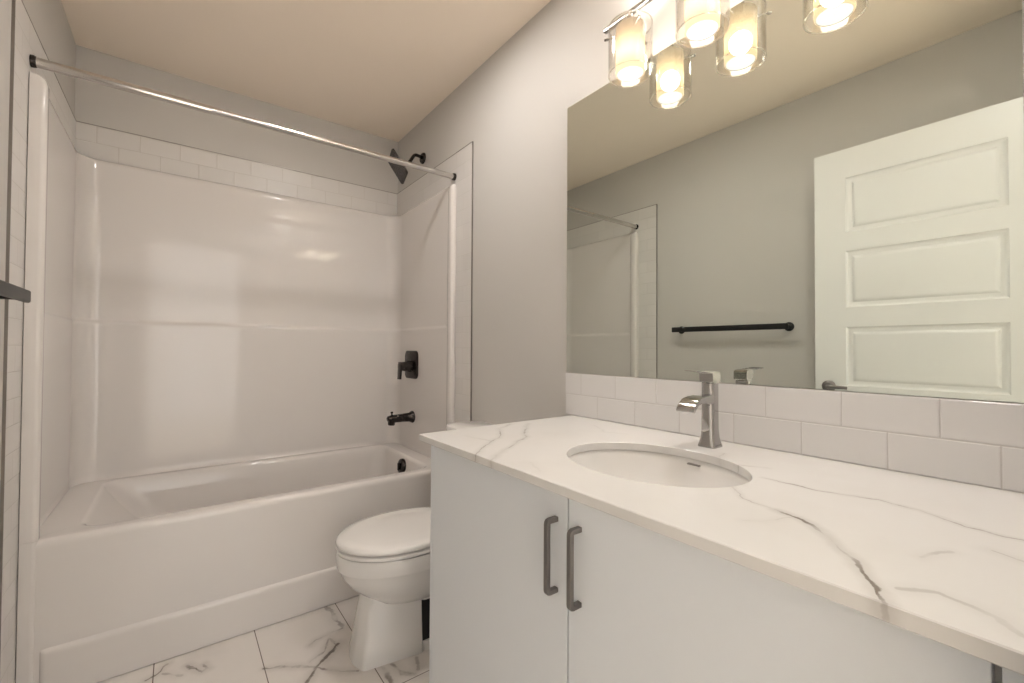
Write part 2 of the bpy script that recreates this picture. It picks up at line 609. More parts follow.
# tile: a strip up each side of the tub alcove and two courses above the surround
ZT, ZS = 2.135, 1.972       # tile top, surround top
YS = 1.848                  # outer edge of the tile strips
for nm, xa, xb in (('left', XL, XL + TP), ('right', XR - TP, XR)):
    bm = B()
    box(bm, (xa, YS, 0), (xb, YT + 0.012, ZT))
    box(bm, (xa, YT + 0.012, ZS - 0.03), (xb, YB, ZT))
    struct('wall_tile_' + nm, bm, M['tile_side'])
struct('wall_tile_back', bx((XL + TP, YB - TP, ZS - 0.03), (XR - TP, YB, ZT)), M['tile_back'])
for k, (xa, xb) in enumerate(((XL, XL + TP + 0.001), (XR - TP - 0.001, XR))):
    bm = B()
    box(bm, (xa, YS - 0.003, 0), (xb, YS, ZT + 0.003))
    box(bm, (xa, YS, ZT), (xb, YB, ZT + 0.003))
    struct('trim_%d' % (k + 1), bm, M['edge_trim'])
struct('trim_3', bx((XL + TP + 0.001, YB - TP - 0.001, ZT), (XR - TP - 0.001, YB, ZT + 0.003)), M['edge_trim'])


def base_prof(x, s):
    return [(x, 0), (x + s * 0.014, 0), (x + s * 0.014, 0.075), (x + s * 0.008, 0.09), (x, 0.095)]


bm = B()
extrude_profile(bm, base_prof(XL, 1), 'y', YF, YS - 0.005)
struct('baseboard_left', bm, M['white_paint'])
bm = B()
extrude_profile(bm, base_prof(XR, -1), 'y', 1.125, YS - 0.005)
struct('baseboard_right', bm, M['white_paint'])

# ------------------------------------------------------------------ bathtub and its surround
SX0, SX1, SYB = -0.368, 1.137, 2.752
FX0, FX1 = -0.341, 1.119                  # inner edges of the front flanges      # inner faces of the surround
RIM = 0.50
tub = thing('bathtub', 'white alcove bathtub with a plain apron front below the tiled walls', 'bathtub', (0.39, 2.37, 0))
tub_i = (-0.39, -2.37, 0)


def shift(bm, d):
    for v in bm.verts:
        v.co += Vector(d)
    return bm


def tring(x0, x1, y0, y1, r, z):
    return rrect(x0, x1, y0, y1, r, z, 10)


X0, X1, Y0, Y1 = SX0 - 0.004, SX1 + 0.004, YT + 0.004, SYB + 0.004
bm = B()
rings = [
    tring(X0, X1, Y0, Y1, 0.005, 0.445), tring(X0, X1, Y0, Y1, 0.005, 0.475), tring(X0, X1, Y0, Y1, 0.006, 0.483),
    tring(X0, X1, Y0 + 0.003, Y1, 0.006, 0.493), tring(X0, X1, Y0 + 0.010, Y1, 0.006, 0.499), tring(X0, X1, Y0 + 0.018, Y1, 0.006, RIM),
    tring(-0.262, 1.052, 2.052, 2.712, 0.07, RIM), tring(-0.256, 1.047, 2.057, 2.707, 0.07, 0.499),
    tring(-0.248, 1.040, 2.064, 2.700, 0.07, 0.492), tring(-0.242, 1.034, 2.069, 2.694, 0.07, 0.480),
    tring(-0.20, 1.022, 2.078, 2.685, 0.08, 0.42), tring(-0.10, 1.005, 2.092, 2.672, 0.10, 0.30),
    tring(0.00, 0.985, 2.106, 2.658, 0.12, 0.19), tring(0.05, 0.965, 2.125, 2.640, 0.13, 0.145),
    tring(0.10, 0.93, 2.155, 2.61, 0.13, 0.125), tring(0.2, 0.85, 2.22, 2.54, 0.12, 0.12),
]
loft(bm, rings, True, False, True)
obj('basin', shift(bm, tub_i), M['acrylic'], tub, 50)
# apron: upper face with a stepped, rounded skirt at the bottom
bm = B()
extrude_profile(bm, [(YT + 0.03, 0.462), (YT + 0.0055, 0.460), (YT + 0.0045, 0.456), (YT + 0.0045, 0.450), (YT + 0.0045, 0.003), (YT + 0.03, 0.003)], 'x', X0, X1)
prof = [(YT + 0.009, 0.164), (YT + 0.0045, 0.158), (YT + 0.001, 0.154), (YT - 0.002, 0.150), (YT - 0.0035, 0.145), (YT - 0.004, 0.139), (YT - 0.004, 0.132),
        (YT - 0.004, 0.003), (YT + 0.02, 0.003)]
rows = []
for x, k in ((FX0 + 0.008, 0.0), (FX0 + 0.010, 0.5), (FX0 + 0.015, 0.85), (FX0 + 0.024, 1.0), (FX1 - 0.024, 1.0), (FX1 - 0.014, 0.8), (FX1 - 0.006, 0.0)):
    rows.append([(x, lerp(YT + 0.010, py, k) if py < YT + 0.009 else py, pz) for py, pz in prof])
loft(bm, rows, True, True, True)
obj('apron', shift(bm, tub_i), M['acrylic'], tub, 40)
bm = B()
ov = Vector((1.0215, 2.365, 0.441))
lathe(bm, ov, (-1, 0, 0.12), [(-0.004, 0.042), (0.006, 0.042), (0.012, 0.039), (0.015, 0.031), (0.016, 0.004)], 40)
box(bm, ov + Vector((-0.028, -0.006, -0.02)), ov + Vector((-0.010, 0.006, 0.022)), 0.003)
obj('overflow_cover', shift(bm, tub_i), M['bronze'], tub, 40)
tub.children[-1]['label'] = 'dark metal overflow cover'
bm = B()
lathe(bm, (0.80, 2.371, 0.1205), (0, 0, 1), [(-0.002, 0.038), (0.003, 0.038), (0.006, 0.034), (0.005, 0.02), (0.012, 0.018), (0.016, 0.014), (0.016, 0.002)])
obj('drain', shift(bm, tub_i), M['bronze'], tub, 40)

sur = thing('shower_surround', 'glossy white moulded shower wall surround standing on the tub rim', 'shower surround', (0.39, 2.37, RIM))
sur_i = (-0.39, -2.37, -RIM)


# vertical section of the walls: inset from the upper face at height z
SEC = [(RIM + 0.001, 0.020), (0.512, 0.013), (0.53, 0.011), (0.80, 0.011), (1.17, 0.011), (1.20, 0.012), (1.212, 0.0125), (1.218, 0.0115), (1.223, 0.009), (1.227, 0.004),
       (1.232, 0.001), (1.24, 0.0), (1.60, 0.009), (1.938, 0.018), (1.952, 0.017), (1.962, 0.012), (1.969, 0.0), (ZS, -0.018)]
CR = 0.080                 # corner cove radius


def back_row(z, ins):
    y = SYB - ins
    xa, xb = SX0 + ins * 0.4, SX1 - ins * 0.4
    r = CR
    pts = []
    for k in range(13):
        a = PI - PI / 2 * k / 12
        pts.append(Vector((xa + r + r * math.cos(a), y - r + r * math.sin(a), z)))
    for k in range(1, 12):
        pts.append(Vector((lerp(xa + r, xb - r, k / 12), y, z)))
    for k in range(13):
        a = PI / 2 - PI / 2 * k / 12
        pts.append(Vector((xb - r + r * math.cos(a), y - r + r * math.sin(a), z)))
    return pts


def thick(pts, t):
    """closed plan ring: the visible face plus an outer face t behind it"""
    outer = []
    for i, p in enumerate(pts):
        d = (pts[min(i + 1, len(pts) - 1)] - pts[max(i - 1, 0)]).normalized()
        outer.append(p + Vector((-d.y, d.x, 0)) * t)
    return pts + outer[::-1]


bm = B()
loft(bm, [thick(back_row(z, i), 0.004) for z, i in SEC], True, True, True)
obj('back_panel', shift(bm, sur_i), M['acrylic'], sur, 35)
for s, sx, xo, xi in ((1, SX0, XL + TP + 0.0008, FX0), (-1, SX1, XR - TP - 0.0008, FX1)):
    bm = B()
    rows = []
    for z, ins in SEC:
        x = sx + s * ins * 0.4
        row = [Vector((x, SYB - ins - CR, z))]
        for k in range(1, 9):
            row.append(Vector((x, lerp(SYB - ins - CR, YT + 0.04, k / 8), z)))
        rows.append(thick(row, -s * 0.004))
    loft(bm, rows, True, True, True)
    p = obj('side_panel', shift(bm, sur_i), M['acrylic'], sur, 35)
    # rounded front flange running from the floor to the top
    rr = 0.014
    pr = [(xo, YT + 0.05), (xo, YT + 0.006), (xo + s * 0.002, YT + 0.002)]
    for k in range(9):
        a = PI / 2 * k / 8
        pr.append((xi - s * rr + s * rr * math.sin(a), YT + rr - rr * math.cos(a)))
    pr += [(xi, YT + 0.030), (xi - s * 0.003, YT + 0.040), (lerp(xi, sx, 0.45), YT + 0.052), (lerp(xi, sx, 0.85), YT + 0.066), (sx + s * 0.0025, YT + 0.080), (sx - s * 0.006, YT + 0.085)]
    for zq, par, off in ((((RIM + 0.001, 0), (1.0, 0), (1.6, 0), (1.94, 0), (1.958, 0.12), (1.966, 0.35), (ZS, 0.8)), p, sur_i), (((0.0, 0), (0.3, 0), (RIM, 0)), tub, tub_i)):
        bm = B()
        loft(bm, [[(lerp(px, xo, q), lerp(py, YT + 0.03, q * 0.3), z) for px, py in pr] for z, q in zq], True, True, True)
        obj('flange', shift(bm, off), M['acrylic'], par, 40)

# ------------------------------------------------------------------ shower fittings
rod = thing('shower_curtain_rod', 'straight satin nickel shower curtain rod spanning the tub alcove', 'curtain rod', (0.39, 2.017, 2.012))
xa, xb = XL + TP + 0.001 - 0.39, XR - TP - 0.001 - 0.39
bm = B()
tube(bm, [(xa + 0.01, 0, 0), (-0.30, 0, 0)], 0.0155, 24)
tube(bm, [(-0.305, 0, 0), (-0.30, 0, 0), (xb - 0.01, 0, 0)], [0.0155, 0.0138, 0.0138], 24)
obj('rod', bm, M['rod'], rod, 40)
for x, s in ((xa, 1), (xb, -1)):
    bm = B()
    lathe(bm, (x, 0, 0), (s, 0, 0), [(0, 0.0185), (0.008, 0.0185), (0.011, 0.017), (0.013, 0.0165), (0.014, 0.0135)], 32)
    obj('end_cap', bm, M['bronze'], rod, 40)['label'] = 'dark rubber-faced end cap'

sh = thing('wall_shower', 'square dark metal shower head on a curved arm above the surround', 'shower head', (XR, 2.405, 2.245))
bm = B()
lathe(bm, (-0.001, 0, 0), (-1, 0, 0), [(0, 0.033), (0.006, 0.033), (0.012, 0.028), (0.014, 0.012)], 36)
obj('escutcheon', bm, M['bronze'], sh, 40)
ax = Vector((-0.84, 0.14, -0.53)).normalized()        # spray direction
u = Vector((0.23, 0.97, -0.11))
u = (u - ax * u.dot(ax)).normalized()
v = ax.cross(u)
centre = Vector((0.979, 2.361, 2.136)) - Vector((XR, 2.405, 2.245))
tip = centre - ax * 0.030
bm = B()
arc = [Vector((-0.004, 0, 0)), Vector((-0.035, -0.008, 0.003)), Vector((-0.068, -0.018, -0.006)), tip - ax * 0.045, tip - ax * 0.02, tip]
fine = []
for i in range(len(arc) - 1):
    p0, p1, p2, p3 = arc[max(i - 1, 0)], arc[i], arc[i + 1], arc[min(i + 2, len(arc) - 1)]
    for k in range(5):
        t = k / 5
        fine.append(0.5 * (2 * p1 + (p2 - p0) * t + (2 * p0 - 5 * p1 + 4 * p2 - p3) * t * t + (3 * p1 - p0 - 3 * p2 + p3) * t ** 3))
fine.append(tip)
tube(bm, fine, 0.0095, 18)
obj('arm', bm, M['bronze'], sh, 40)
bm = B()
cc = tip + ax * 0.026
lathe(bm, tip, ax, [(-0.012, 0.012), (-0.008, 0.018), (0.006, 0.02), (0.016, 0.026), (0.024, 0.03)], 30)
S2 = 0.076


def plate(h, s):
    out = []
    n, r = 5, 0.012
    for sx, sy, a0 in ((1, 1, 0), (-1, 1, PI / 2), (-1, -1, PI), (1, -1, 1.5 * PI)):
        for k in range(n + 1):
            a = a0 + PI / 2 * k / n
            out.append(cc + ax * h + u * (sx * (s - r) + r * math.cos(a)) + v * (sy * (s - r) + r * math.sin(a)))
    return out


loft(bm, [plate(-0.002, S2 * 0.55), plate(0.0, S2 * 0.96), plate(0.002, S2), plate(0.010, S2), plate(0.012, S2 * 0.98)], True, True, True)
hd = obj('head_plate', bm, M['bronze'], sh, 40)
bm = B()
for i in range(-4, 5):
    for j in range(-4, 5):
        p = cc + ax * 0.0115 + u * (i * 0.0165) + v * (j * 0.0165)
        lathe(bm, p, ax, [(0, 0.0026), (0.002, 0.002)], 6, False, True)
o = obj('nozzles', bm, M['rubber'], hd)
o['kind'] = 'stuff'

vl = thing('shower_valve', 'dark metal shower valve with lever handle on the surround side wall', 'shower valve', (SX1 - 0.0046, 2.487, 1.010))
bm = B()
pl = []
for h, s in ((0.0, 0.96), (0.002, 1.0), (0.008, 1.0), (0.011, 0.95)):
    pl.append([Vector((-h, p.x * s, p.y * s)) for p in rrect(-0.088, 0.088, -0.084, 0.084, 0.03, 0, 6)])
loft(bm, pl, True, True, True)
obj('escutcheon', bm, M['bronze'], vl, 40)
bm = B()
lathe(bm, (-0.010, 0, -0.01), (-1, 0, 0), [(0, 0.034), (0.02, 0.032), (0.05, 0.027), (0.072, 0.026), (0.074, 0.02)], 32)
hdl = obj('handle', bm, M['bronze'], vl, 40)
bm = B()
sec = []
for t in range(9):
    q = t / 8
    y = 0.02 + 0.0 * q
    c = Vector((-0.074 - 0.006 * q ** 0.5, 0.004 * q, 0.016 - 0.102 * q))
    w_, h_ = 0.024 - 0.004 * q, 0.006
    sec.append([c + Vector((dx * h_, dy * w_, 0)) for dx, dy in ((-1, -0.8), (-0.8, -1), (0.8, -1), (1, -0.8), (1, 0.8), (0.8, 1), (-0.8, 1), (-1, 0.8))])
loft(bm, sec, True, True, True)
obj('lever', bm, M['bronze'], hdl, 40)

sp = thing('tub_spout', 'dark metal bathtub spout below the shower valve', 'tub spout', (SX1 - 0.0046, 2.472, 0.697))
bm = B()
lathe(bm, (0, 0, 0), (-1, 0, 0), [(0, 0.034), (0.004, 0.036), (0.012, 0.033), (0.022, 0.027), (0.06, 0.0245)], 32)
tube(bm, [(-0.05, 0, 0), (-0.10, 0, -0.001), (-0.135, 0, -0.002), (-0.152, 0, -0.004), (-0.158, 0, -0.006)], [0.0245, 0.0235, 0.023, 0.020, 0.012], 28)
lathe(bm, (-0.132, 0, -0.004), (-0.08, 0, -1), [(0, 0.022), (0.03, 0.020), (0.034, 0.017)], 24)
obj('spout', bm, M['bronze'], sp, 40)
bm = B()
lathe(bm, (-0.132, 0, 0.018), (0, 0, 1), [(0, 0.004), (0.014, 0.004), (0.015, 0.008), (0.021, 0.008), (0.023, 0.006)], 18)
obj('diverter_knob', bm, M['bronze'], sp, 40)

# ------------------------------------------------------------------ toilet
TY = 1.598
toi = thing('toilet', 'white two-piece toilet with closed lid between the tub and the vanity', 'toilet', (0.806, TY, 0))


def egg(xf, xb, w, z, n=56, ef=2.0, eb=2.3, wide=0.50):
    """plan outline in the toilet's own frame: front tip at xf, back at xb, widest part 'wide' of the way back"""
    xm = lerp(xf, xb, wide)
    pts = []
    for k in range(n):
        a = 2 * PI * k / n
        c, s = math.cos(a), math.sin(a)
        if c < 0:
            e, r = ef, xm - xf
        else:
            e, r = eb, xb - xm
        pts.append(Vector((xm + r * math.copysign(abs(c) ** (2 / e), c) - 0.8, w * math.copysign(abs(s) ** (2 / e), s), z)))
    return pts


bm = B()
# bowl, from under the pedestal junction up to the rim, then inside
loft(bm, [egg(0.60, 0.95, 0.095, 0.182, ef=2.4), egg(0.57, 0.97, 0.120, 0.198, ef=2.3), egg(0.525, 0.99, 0.145, 0.232), egg(0.487, 1.0, 0.162, 0.268),
          egg(0.466, 1.0, 0.173, 0.300), egg(0.455, 1.0, 0.178, 0.325), egg(0.4515, 1.0, 0.180, 0.329), egg(0.449, 1.0, 0.1815, 0.334), egg(0.447, 1.0, 0.182, 0.36), egg(0.447, 1.0, 0.182, 0.379),
          egg(0.45, 0.998, 0.180, 0.385), egg(0.50, 0.88, 0.13, 0.385), egg(0.52, 0.86, 0.115, 0.34), egg(0.58, 0.80, 0.07, 0.24)], True, True, True)
# pedestal: faceted front column with a flared foot


def ped(xf, xb, w, z, wf):
    c = 0.012
    pts = []
    raw = [(xf, -wf * 0.3), (xf + 0.016, -wf), (xb, -w), (xb, w), (xf + 0.016, wf), (xf, wf * 0.3)]
    n = len(raw)
    for i in range(n):
        p0, p1, p2 = Vector(raw[i - 1]), Vector(raw[i]), Vector(raw[(i + 1) % n])
        d0, d2 = (p0 - p1).normalized(), (p2 - p1).normalized()
        r = min(0.012, (p0 - p1).length * 0.4, (p2 - p1).length * 0.4)
        a, e = p1 + d0 * r, p1 + d2 * r
        for k in range(5):
            t = k / 4
            q = a * (1 - t) ** 2 + p1 * 2 * t * (1 - t) + e * t * t
            pts.append(Vector((q.x - 0.8, q.y, z)))
    return pts


loft(bm, [ped(0.498, 0.725, 0.114, 0.0, 0.080), ped(0.498, 0.725, 0.114, 0.01, 0.080), ped(0.507, 0.725, 0.109, 0.06, 0.074), ped(0.518, 0.725, 0.104, 0.13, 0.066),
          ped(0.527, 0.725, 0.101, 0.19, 0.058), ped(0.538, 0.725, 0.103, 0.24, 0.060), ped(0.56, 0.725, 0.10, 0.27, 0.06)], True, True, True)
# rear: open trapway bay between a low foot and the deck that carries the tank
loft(bm, [ped(0.715, 1.03, 0.112, 0.0, 0.112), ped(0.715, 1.03, 0.112, 0.022, 0.112), ped(0.715, 1.03, 0.106, 0.030, 0.106)], True, True, True)
loft(bm, [ped(0.715, 1.02, 0.098, 0.178, 0.098), ped(0.715, 1.02, 0.104, 0.19, 0.104), ped(0.715, 1.02, 0.112, 0.26, 0.112)], True, True, True)
box(bm, (0.70 - 0.8, 0.085, 0.02), (1.02 - 0.8, 0.100, 0.19))
box(bm, (0.97 - 0.8, -0.095, 0.02), (1.03 - 0.8, 0.100, 0.19))
box(bm, (0.90 - 0.8, -0.17, 0.25), (1.13 - 0.8, 0.17, 0.385), 0.02, 3)
obj('bowl', bm, M['porcelain'], toi, 35)
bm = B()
box(bm, (0.722 - 0.8, -0.096, 0.024), (0.96 - 0.8, -0.088, 0.177), 0.002)  # black panel added so the open trapway bay reads as dark shade
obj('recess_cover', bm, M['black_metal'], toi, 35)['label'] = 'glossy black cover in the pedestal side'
for s in (-1, 1):
    bm = B()
    lathe(bm, (0.83 - 0.8, s * 0.086, 0.028), (0, 0, 1), [(0, 0.014), (0.012, 0.013), (0.02, 0.008), (0.022, 0.002)], 18)
    obj('bolt_cap', bm, M['porcelain'], toi, 40)
bm = B()
loft(bm, [egg(0.453, 0.912, 0.177, 0.3885), egg(0.447, 0.92, 0.183, 0.3915), egg(0.446, 0.92, 0.184, 0.4015), egg(0.452, 0.914, 0.178, 0.4045),
          egg(0.54, 0.84, 0.115, 0.4045), egg(0.545, 0.835, 0.11, 0.400), egg(0.545, 0.835, 0.11, 0.3885), egg(0.453, 0.912, 0.177, 0.3885)], True)
obj('seat', bm, M['porcelain'], toi, 40)
bm = B()
loft(bm, [egg(0.455, 0.912, 0.175, 0.4078), egg(0.448, 0.921, 0.182, 0.4100), egg(0.446, 0.923, 0.184, 0.417), egg(0.448, 0.921, 0.182, 0.4245),
          egg(0.457, 0.916, 0.174, 0.4300), egg(0.49, 0.90, 0.15, 0.434), egg(0.56, 0.85, 0.09, 0.4365), egg(0.64, 0.78, 0.03, 0.4375)], True, True, True)
obj('lid', bm, M['porcelain'], toi, 50)
for s in (-1, 1):
    bm = B()
    lathe(bm, (0.935 - 0.8, s * 0.075 - 0.02, 0.412), (0, 1, 0), [(0, 0.011), (0.002, 0.013), (0.038, 0.013), (0.04, 0.011)], 18)
    obj('hinge', bm, M['porcelain'], toi, 40)


def tk(x0, x1, w, z, r):
    return [Vector((p.x - 0.8, p.y, p.z)) for p in rrect(x0, x1, -w, w, r, z, 8)]


bm = B()
loft(bm, [tk(0.985, 1.140, 0.180, 0.37, 0.04), tk(0.972, 1.142, 0.188, 0.40, 0.045), tk(0.966, 1.143, 0.193, 0.60, 0.05), tk(0.962, 1.143, 0.196, 0.735, 0.05)], True, True, True)
obj('tank', bm, M['porcelain'], toi, 40)
bm = B()
loft(bm, [tk(0.957, 1.145, 0.200, 0.737, 0.085), tk(0.950, 1.148, 0.206, 0.741, 0.09), tk(0.948, 1.149, 0.208, 0.755, 0.09), tk(0.953, 1.147, 0.203, 0.764, 0.085), tk(0.975, 1.135, 0.185, 0.768, 0.07)], True, True, True)
obj('tank_lid', bm, M['porcelain'], toi, 40)
bm = B()
lathe(bm, (0.963 - 0.8, 0.13, 0.68), (-1, 0, 0), [(0, 0.014), (0.008, 0.014), (0.012, 0.008), (0.02, 0.007)], 20)
box(bm, (0.937 - 0.8, 0.06, 0.672), (0.946 - 0.8, 0.14, 0.688), 0.004)
obj('flush_lever', bm, M['chrome'], toi, 40)

# ------------------------------------------------------------------ vanity
VX, VY1 = 0.590, 1.118        # carcass front, far side
van = thing('vanity_cabinet', 'white flat-front bathroom vanity cabinet under the quartz worktop', 'cabinet', (0.86, 0.57, 0))
vi = (-0.86, -0.57, 0)
bm = B()
box(bm, (VX, VY1 - 0.018, 0.10), (XR - 0.001, VY1, 0.850), 0.0008)
box(bm, (VX, YF + 0.001, 0.10), (XR - 0.001, YF + 0.018, 0.850), 0.0008)
box(bm, (VX, YF + 0.018, 0.10), (XR - 0.001, VY1 - 0.018, 0.118))
box(bm, (XR - 0.012, YF + 0.018, 0.118), (XR - 0.001, VY1 - 0.018, 0.850))
box(bm, (VX, YF + 0.018, 0.815), (VX + 0.018, VY1 - 0.018, 0.850))
box(bm, (VX, 0.571, 0.118), (VX + 0.10, 0.589, 0.70))
obj('carcass', shift(bm, vi), M['cabinet_inside'], van)
obj('side_panel', shift(bx((0.5705, VY1 - 0.0065, 0.0), (XR - 0.001, VY1 + 0.006, 0.850), 0.0008), vi), M['cabinet'], van)
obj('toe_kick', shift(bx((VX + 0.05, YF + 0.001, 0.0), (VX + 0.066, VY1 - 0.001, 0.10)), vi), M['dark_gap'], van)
obj('filler_panel', shift(bx((0.570, YF + 0.001, 0.10), (VX, 0.0485, 0.846), 0.0008), vi), M['cabinet'], van)


def bar_pull(yc, zb, zt, sgn):
    bm = B()
    x = 0.5462
    t = 0.0046
    n = 8
    # squared bar with rounded return legs
    path = [(0.5695, zb), (x + 0.005, zb), (x + 0.0015, zb + 0.0012), (x + 0.0004, zb + 0.003), (x, zb + 0.006), (x, zt - 0.006), (x + 0.0004, zt - 0.003), (x + 0.0015, zt - 0.0012), (x + 0.005, zt), (0.5695, zt)]
    rings = []
    for i, (px, pz) in enumerate(path):
        a, c = path[max(i - 1, 0)], path[min(i + 1, len(path) - 1)]
        d = Vector((c[0] - a[0], 0, c[1] - a[1])).normalized()
        nrm = Vector((-d.z, 0, d.x))
        p = Vector((px, yc, pz))
        rings.append([p + nrm * (i2 * t) + Vector((0, j * 0.0052, 0)) for i2, j in ((-1, -0.8), (-0.8, -1), (0.8, -1), (1, -0.8), (1, 0.8), (0.8, 1), (-0.8, 1), (-1, 0.8))])
    loft(bm, rings, True, True, True)
    return bm


for y0, y1, yh in ((0.5805, 1.1095, 0.6085), (0.0545, 0.5765, 0.5485)):
    d = obj('door', shift(bx((0.570, y0, 0.102), (0.5885, y1, 0.846), 0.0012), vi), M['cabinet'], van)
    h = obj('handle', shift(bar_pull(yh, 0.6625, 0.7935, 1), vi), M['gunmetal'], d, 35)
    h['label'] = 'gunmetal bar handle'

# worktop with the oval cut-out
CX0, CX1, CY0, CY1, CB = 0.5427, XR - 0.0005, YF + 0.001, 1.1435, 0.8515
SKX, SKY, SAX, SAY = 0.820, 0.580, 0.158, 0.200
angs = [2 * PI * k / 96 for k in range(96)]
for cx_, cy_ in ((CX0, CY0), (CX0, CY1), (CX1, CY0), (CX1, CY1)):
    angs.append(math.atan2(cy_ - SKY, cx_ - SKX) % (2 * PI))
angs = sorted(set(round(a, 6) for a in angs))


def rectpt(a, z, ins=0.0):
    dx, dy = math.cos(a), math.sin(a)
    ts = []
    if dx > 1e-9: ts.append((CX1 - ins - SKX) / dx)
    if dx < -1e-9: ts.append((CX0 + ins - SKX) / dx)
    if dy > 1e-9: ts.append((CY1 - ins - SKY) / dy)
    if dy < -1e-9: ts.append((CY0 + ins - SKY) / dy)
    t = min(ts)
    return Vector((SKX + dx * t, SKY + dy * t, z))


def ellpt(a, z, g=0.0):
    k = 1 / math.sqrt((math.cos(a) / (SAX + g)) ** 2 + (math.sin(a) / (SAY + g)) ** 2)
    return Vector((SKX + k * math.cos(a), SKY + k * math.sin(a), z))


bm = B()
E1 = 0.0015
rings = [[ellpt(a, CB) for a in angs], [ellpt(a, CT - E1) for a in angs], [ellpt(a, CT, E1) for a in angs], [rectpt(a, CT, E1) for a in angs],
         [rectpt(a, CT - E1) for a in angs], [rectpt(a, CB + E1) for a in angs], [rectpt(a, CB, E1) for a in angs]]
vr = loft(bm, rings)
for i in range(len(angs)):
    j = (i + 1) % len(angs)
    bm.faces.new((vr[-1][i], vr[-1][j], vr[0][j], vr[0][i]))
ct = obj('countertop', bm, M['quartz'], None, 20)
tag(ct, 'white veined quartz worktop with an oval sink cut-out on the vanity', 'countertop')

sink = thing('sink', 'oval white undermount sink set into the quartz worktop', 'sink', (SKX, SKY, CB))
bm = B()


def sring(g, z, n=96):
    return [Vector((( SAX + g) * math.cos(2 * PI * k / n), (SAY + g) * math.sin(2 * PI * k / n), z - CB)) for k in range(n)]


Z0 = CB - 0.0008
loft(bm, [sring(0.022, Z0 - 0.012), sring(0.022, Z0), sring(0.006, Z0), sring(0.003, Z0 - 0.003), sring(0.000, Z0 - 0.014), sring(-0.006, Z0 - 0.035), sring(-0.016, Z0 - 0.065),
          sring(-0.034, Z0 - 0.095), sring(-0.060, Z0 - 0.118), sring(-0.095, Z0 - 0.130), sring(-0.125, Z0 - 0.135), sring(-0.138, Z0 - 0.136)], True, False, True)
obj('basin', bm, M['porcelain'], sink, 50)
bm = B()
# overflow slot on the wall below the faucet
an = -0.10
for_pts = []
c0 = Vector((SAX - 0.0012, -0.010, -0.0125))
prof = rrect(-0.016, 0.016, -0.0017, 0.0017, 0.0016, 0, 4)
loft(bm, [[Vector((c0.x + 0.004, c0.y + p.x, c0.z + p.y)) for p in prof], [Vector((c0.x - 0.0045, c0.y + p.x, c0.z + p.y)) for p in prof]], True, True, True)
obj('overflow_slot', bm, M['gunmetal'], sink)['label'] = 'dark metal overflow slot'
bm = B()
lathe(bm, (0, 0, -0.1375), (0, 0, 1), [(-0.004, 0.018), (0.003, 0.030), (0.005, 0.030), (0.006, 0.026), (0.004, 0.02), (0.009, 0.018), (0.011, 0.012), (0.011, 0.001)], 32)
obj('drain', bm, M['chrome'], sink, 40)

# faucet
fx_, fy_ = 1.062, 0.577
fau = thing('faucet', 'tall polished chrome single-lever faucet behind the oval sink', 'faucet', (fx_, fy_, CT))


def sq(w, d, z, r, cx=0.0):
    return [Vector((p.x + cx, p.y, p.z)) for p in rrect(-w, w, -d, d, r, z, 6)]


bm = B()
loft(bm, [sq(0.0235, 0.0225, 0.0, 0.008), sq(0.0235, 0.0225, 0.003, 0.008), sq(0.0215, 0.0205, 0.012, 0.010), sq(0.0195, 0.0185, 0.025, 0.011), sq(0.0185, 0.0175, 0.045, 0.012),
          sq(0.018, 0.017, 0.09, 0.012), sq(0.018, 0.017, 0.128, 0.012), sq(0.018, 0.017, 0.158, 0.012), sq(0.017, 0.016, 0.1595, 0.011)], True, True, True)
obj('body', bm, M['chrome'], fau, 30)
bm = B()
secs = []
for x, zc_, w_, h_ in ((-0.008, 0.118, 0.016, 0.0105), (-0.028, 0.119, 0.016, 0.0095), (-0.050, 0.1205, 0.0175, 0.0085), (-0.072, 0.120, 0.020, 0.0075), (-0.088, 0.1165, 0.0225, 0.0065), (-0.100, 0.1095, 0.023, 0.006), (-0.108, 0.101, 0.023, 0.005), (-0.111, 0.095, 0.023, 0.0035)):
    secs.append((x, zc_, w_, h_))
rings = []
for i, (x, zz, w_, h_) in enumerate(secs):
    a, c = secs[max(i - 1, 0)], secs[min(i + 1, len(secs) - 1)]
    d = Vector((c[0] - a[0], 0, c[1] - a[1])).normalized()
    nrm = Vector((-d.z, 0, d.x))
    rings.append([Vector((x, 0, zz)) + nrm * q + Vector((0, p, 0)) for p, q in
                  ((-w_, -h_ * .7), (-w_ * .93, -h_), (w_ * .93, -h_), (w_, -h_ * .7), (w_, h_ * .7), (w_ * .93, h_), (-w_ * .93, h_), (-w_, h_ * .7))])
loft(bm, rings, True, True, True)
obj('spout', bm, M['chrome'], fau, 30)
bm = B()
lp = [(0.0195, 0.1608), (0.0195, 0.178), (0.0175, 0.1835), (0.011, 0.1865), (-0.03, 0.1885), (-0.086, 0.1915), (-0.0865, 0.1895), (-0.03, 0.1850), (-0.0185, 0.1825), (-0.0185, 0.1608)]
loft(bm, [[(x, -0.0175, z) for x, z in lp], [(x, 0.0175, z) for x, z in lp]], True, True, True)
bmesh.ops.bevel(bm, geom=[e for e in bm.edges], offset=0.0007, segments=1, affect='EDGES')
obj('lever', bm, M['chrome'], fau, 25)

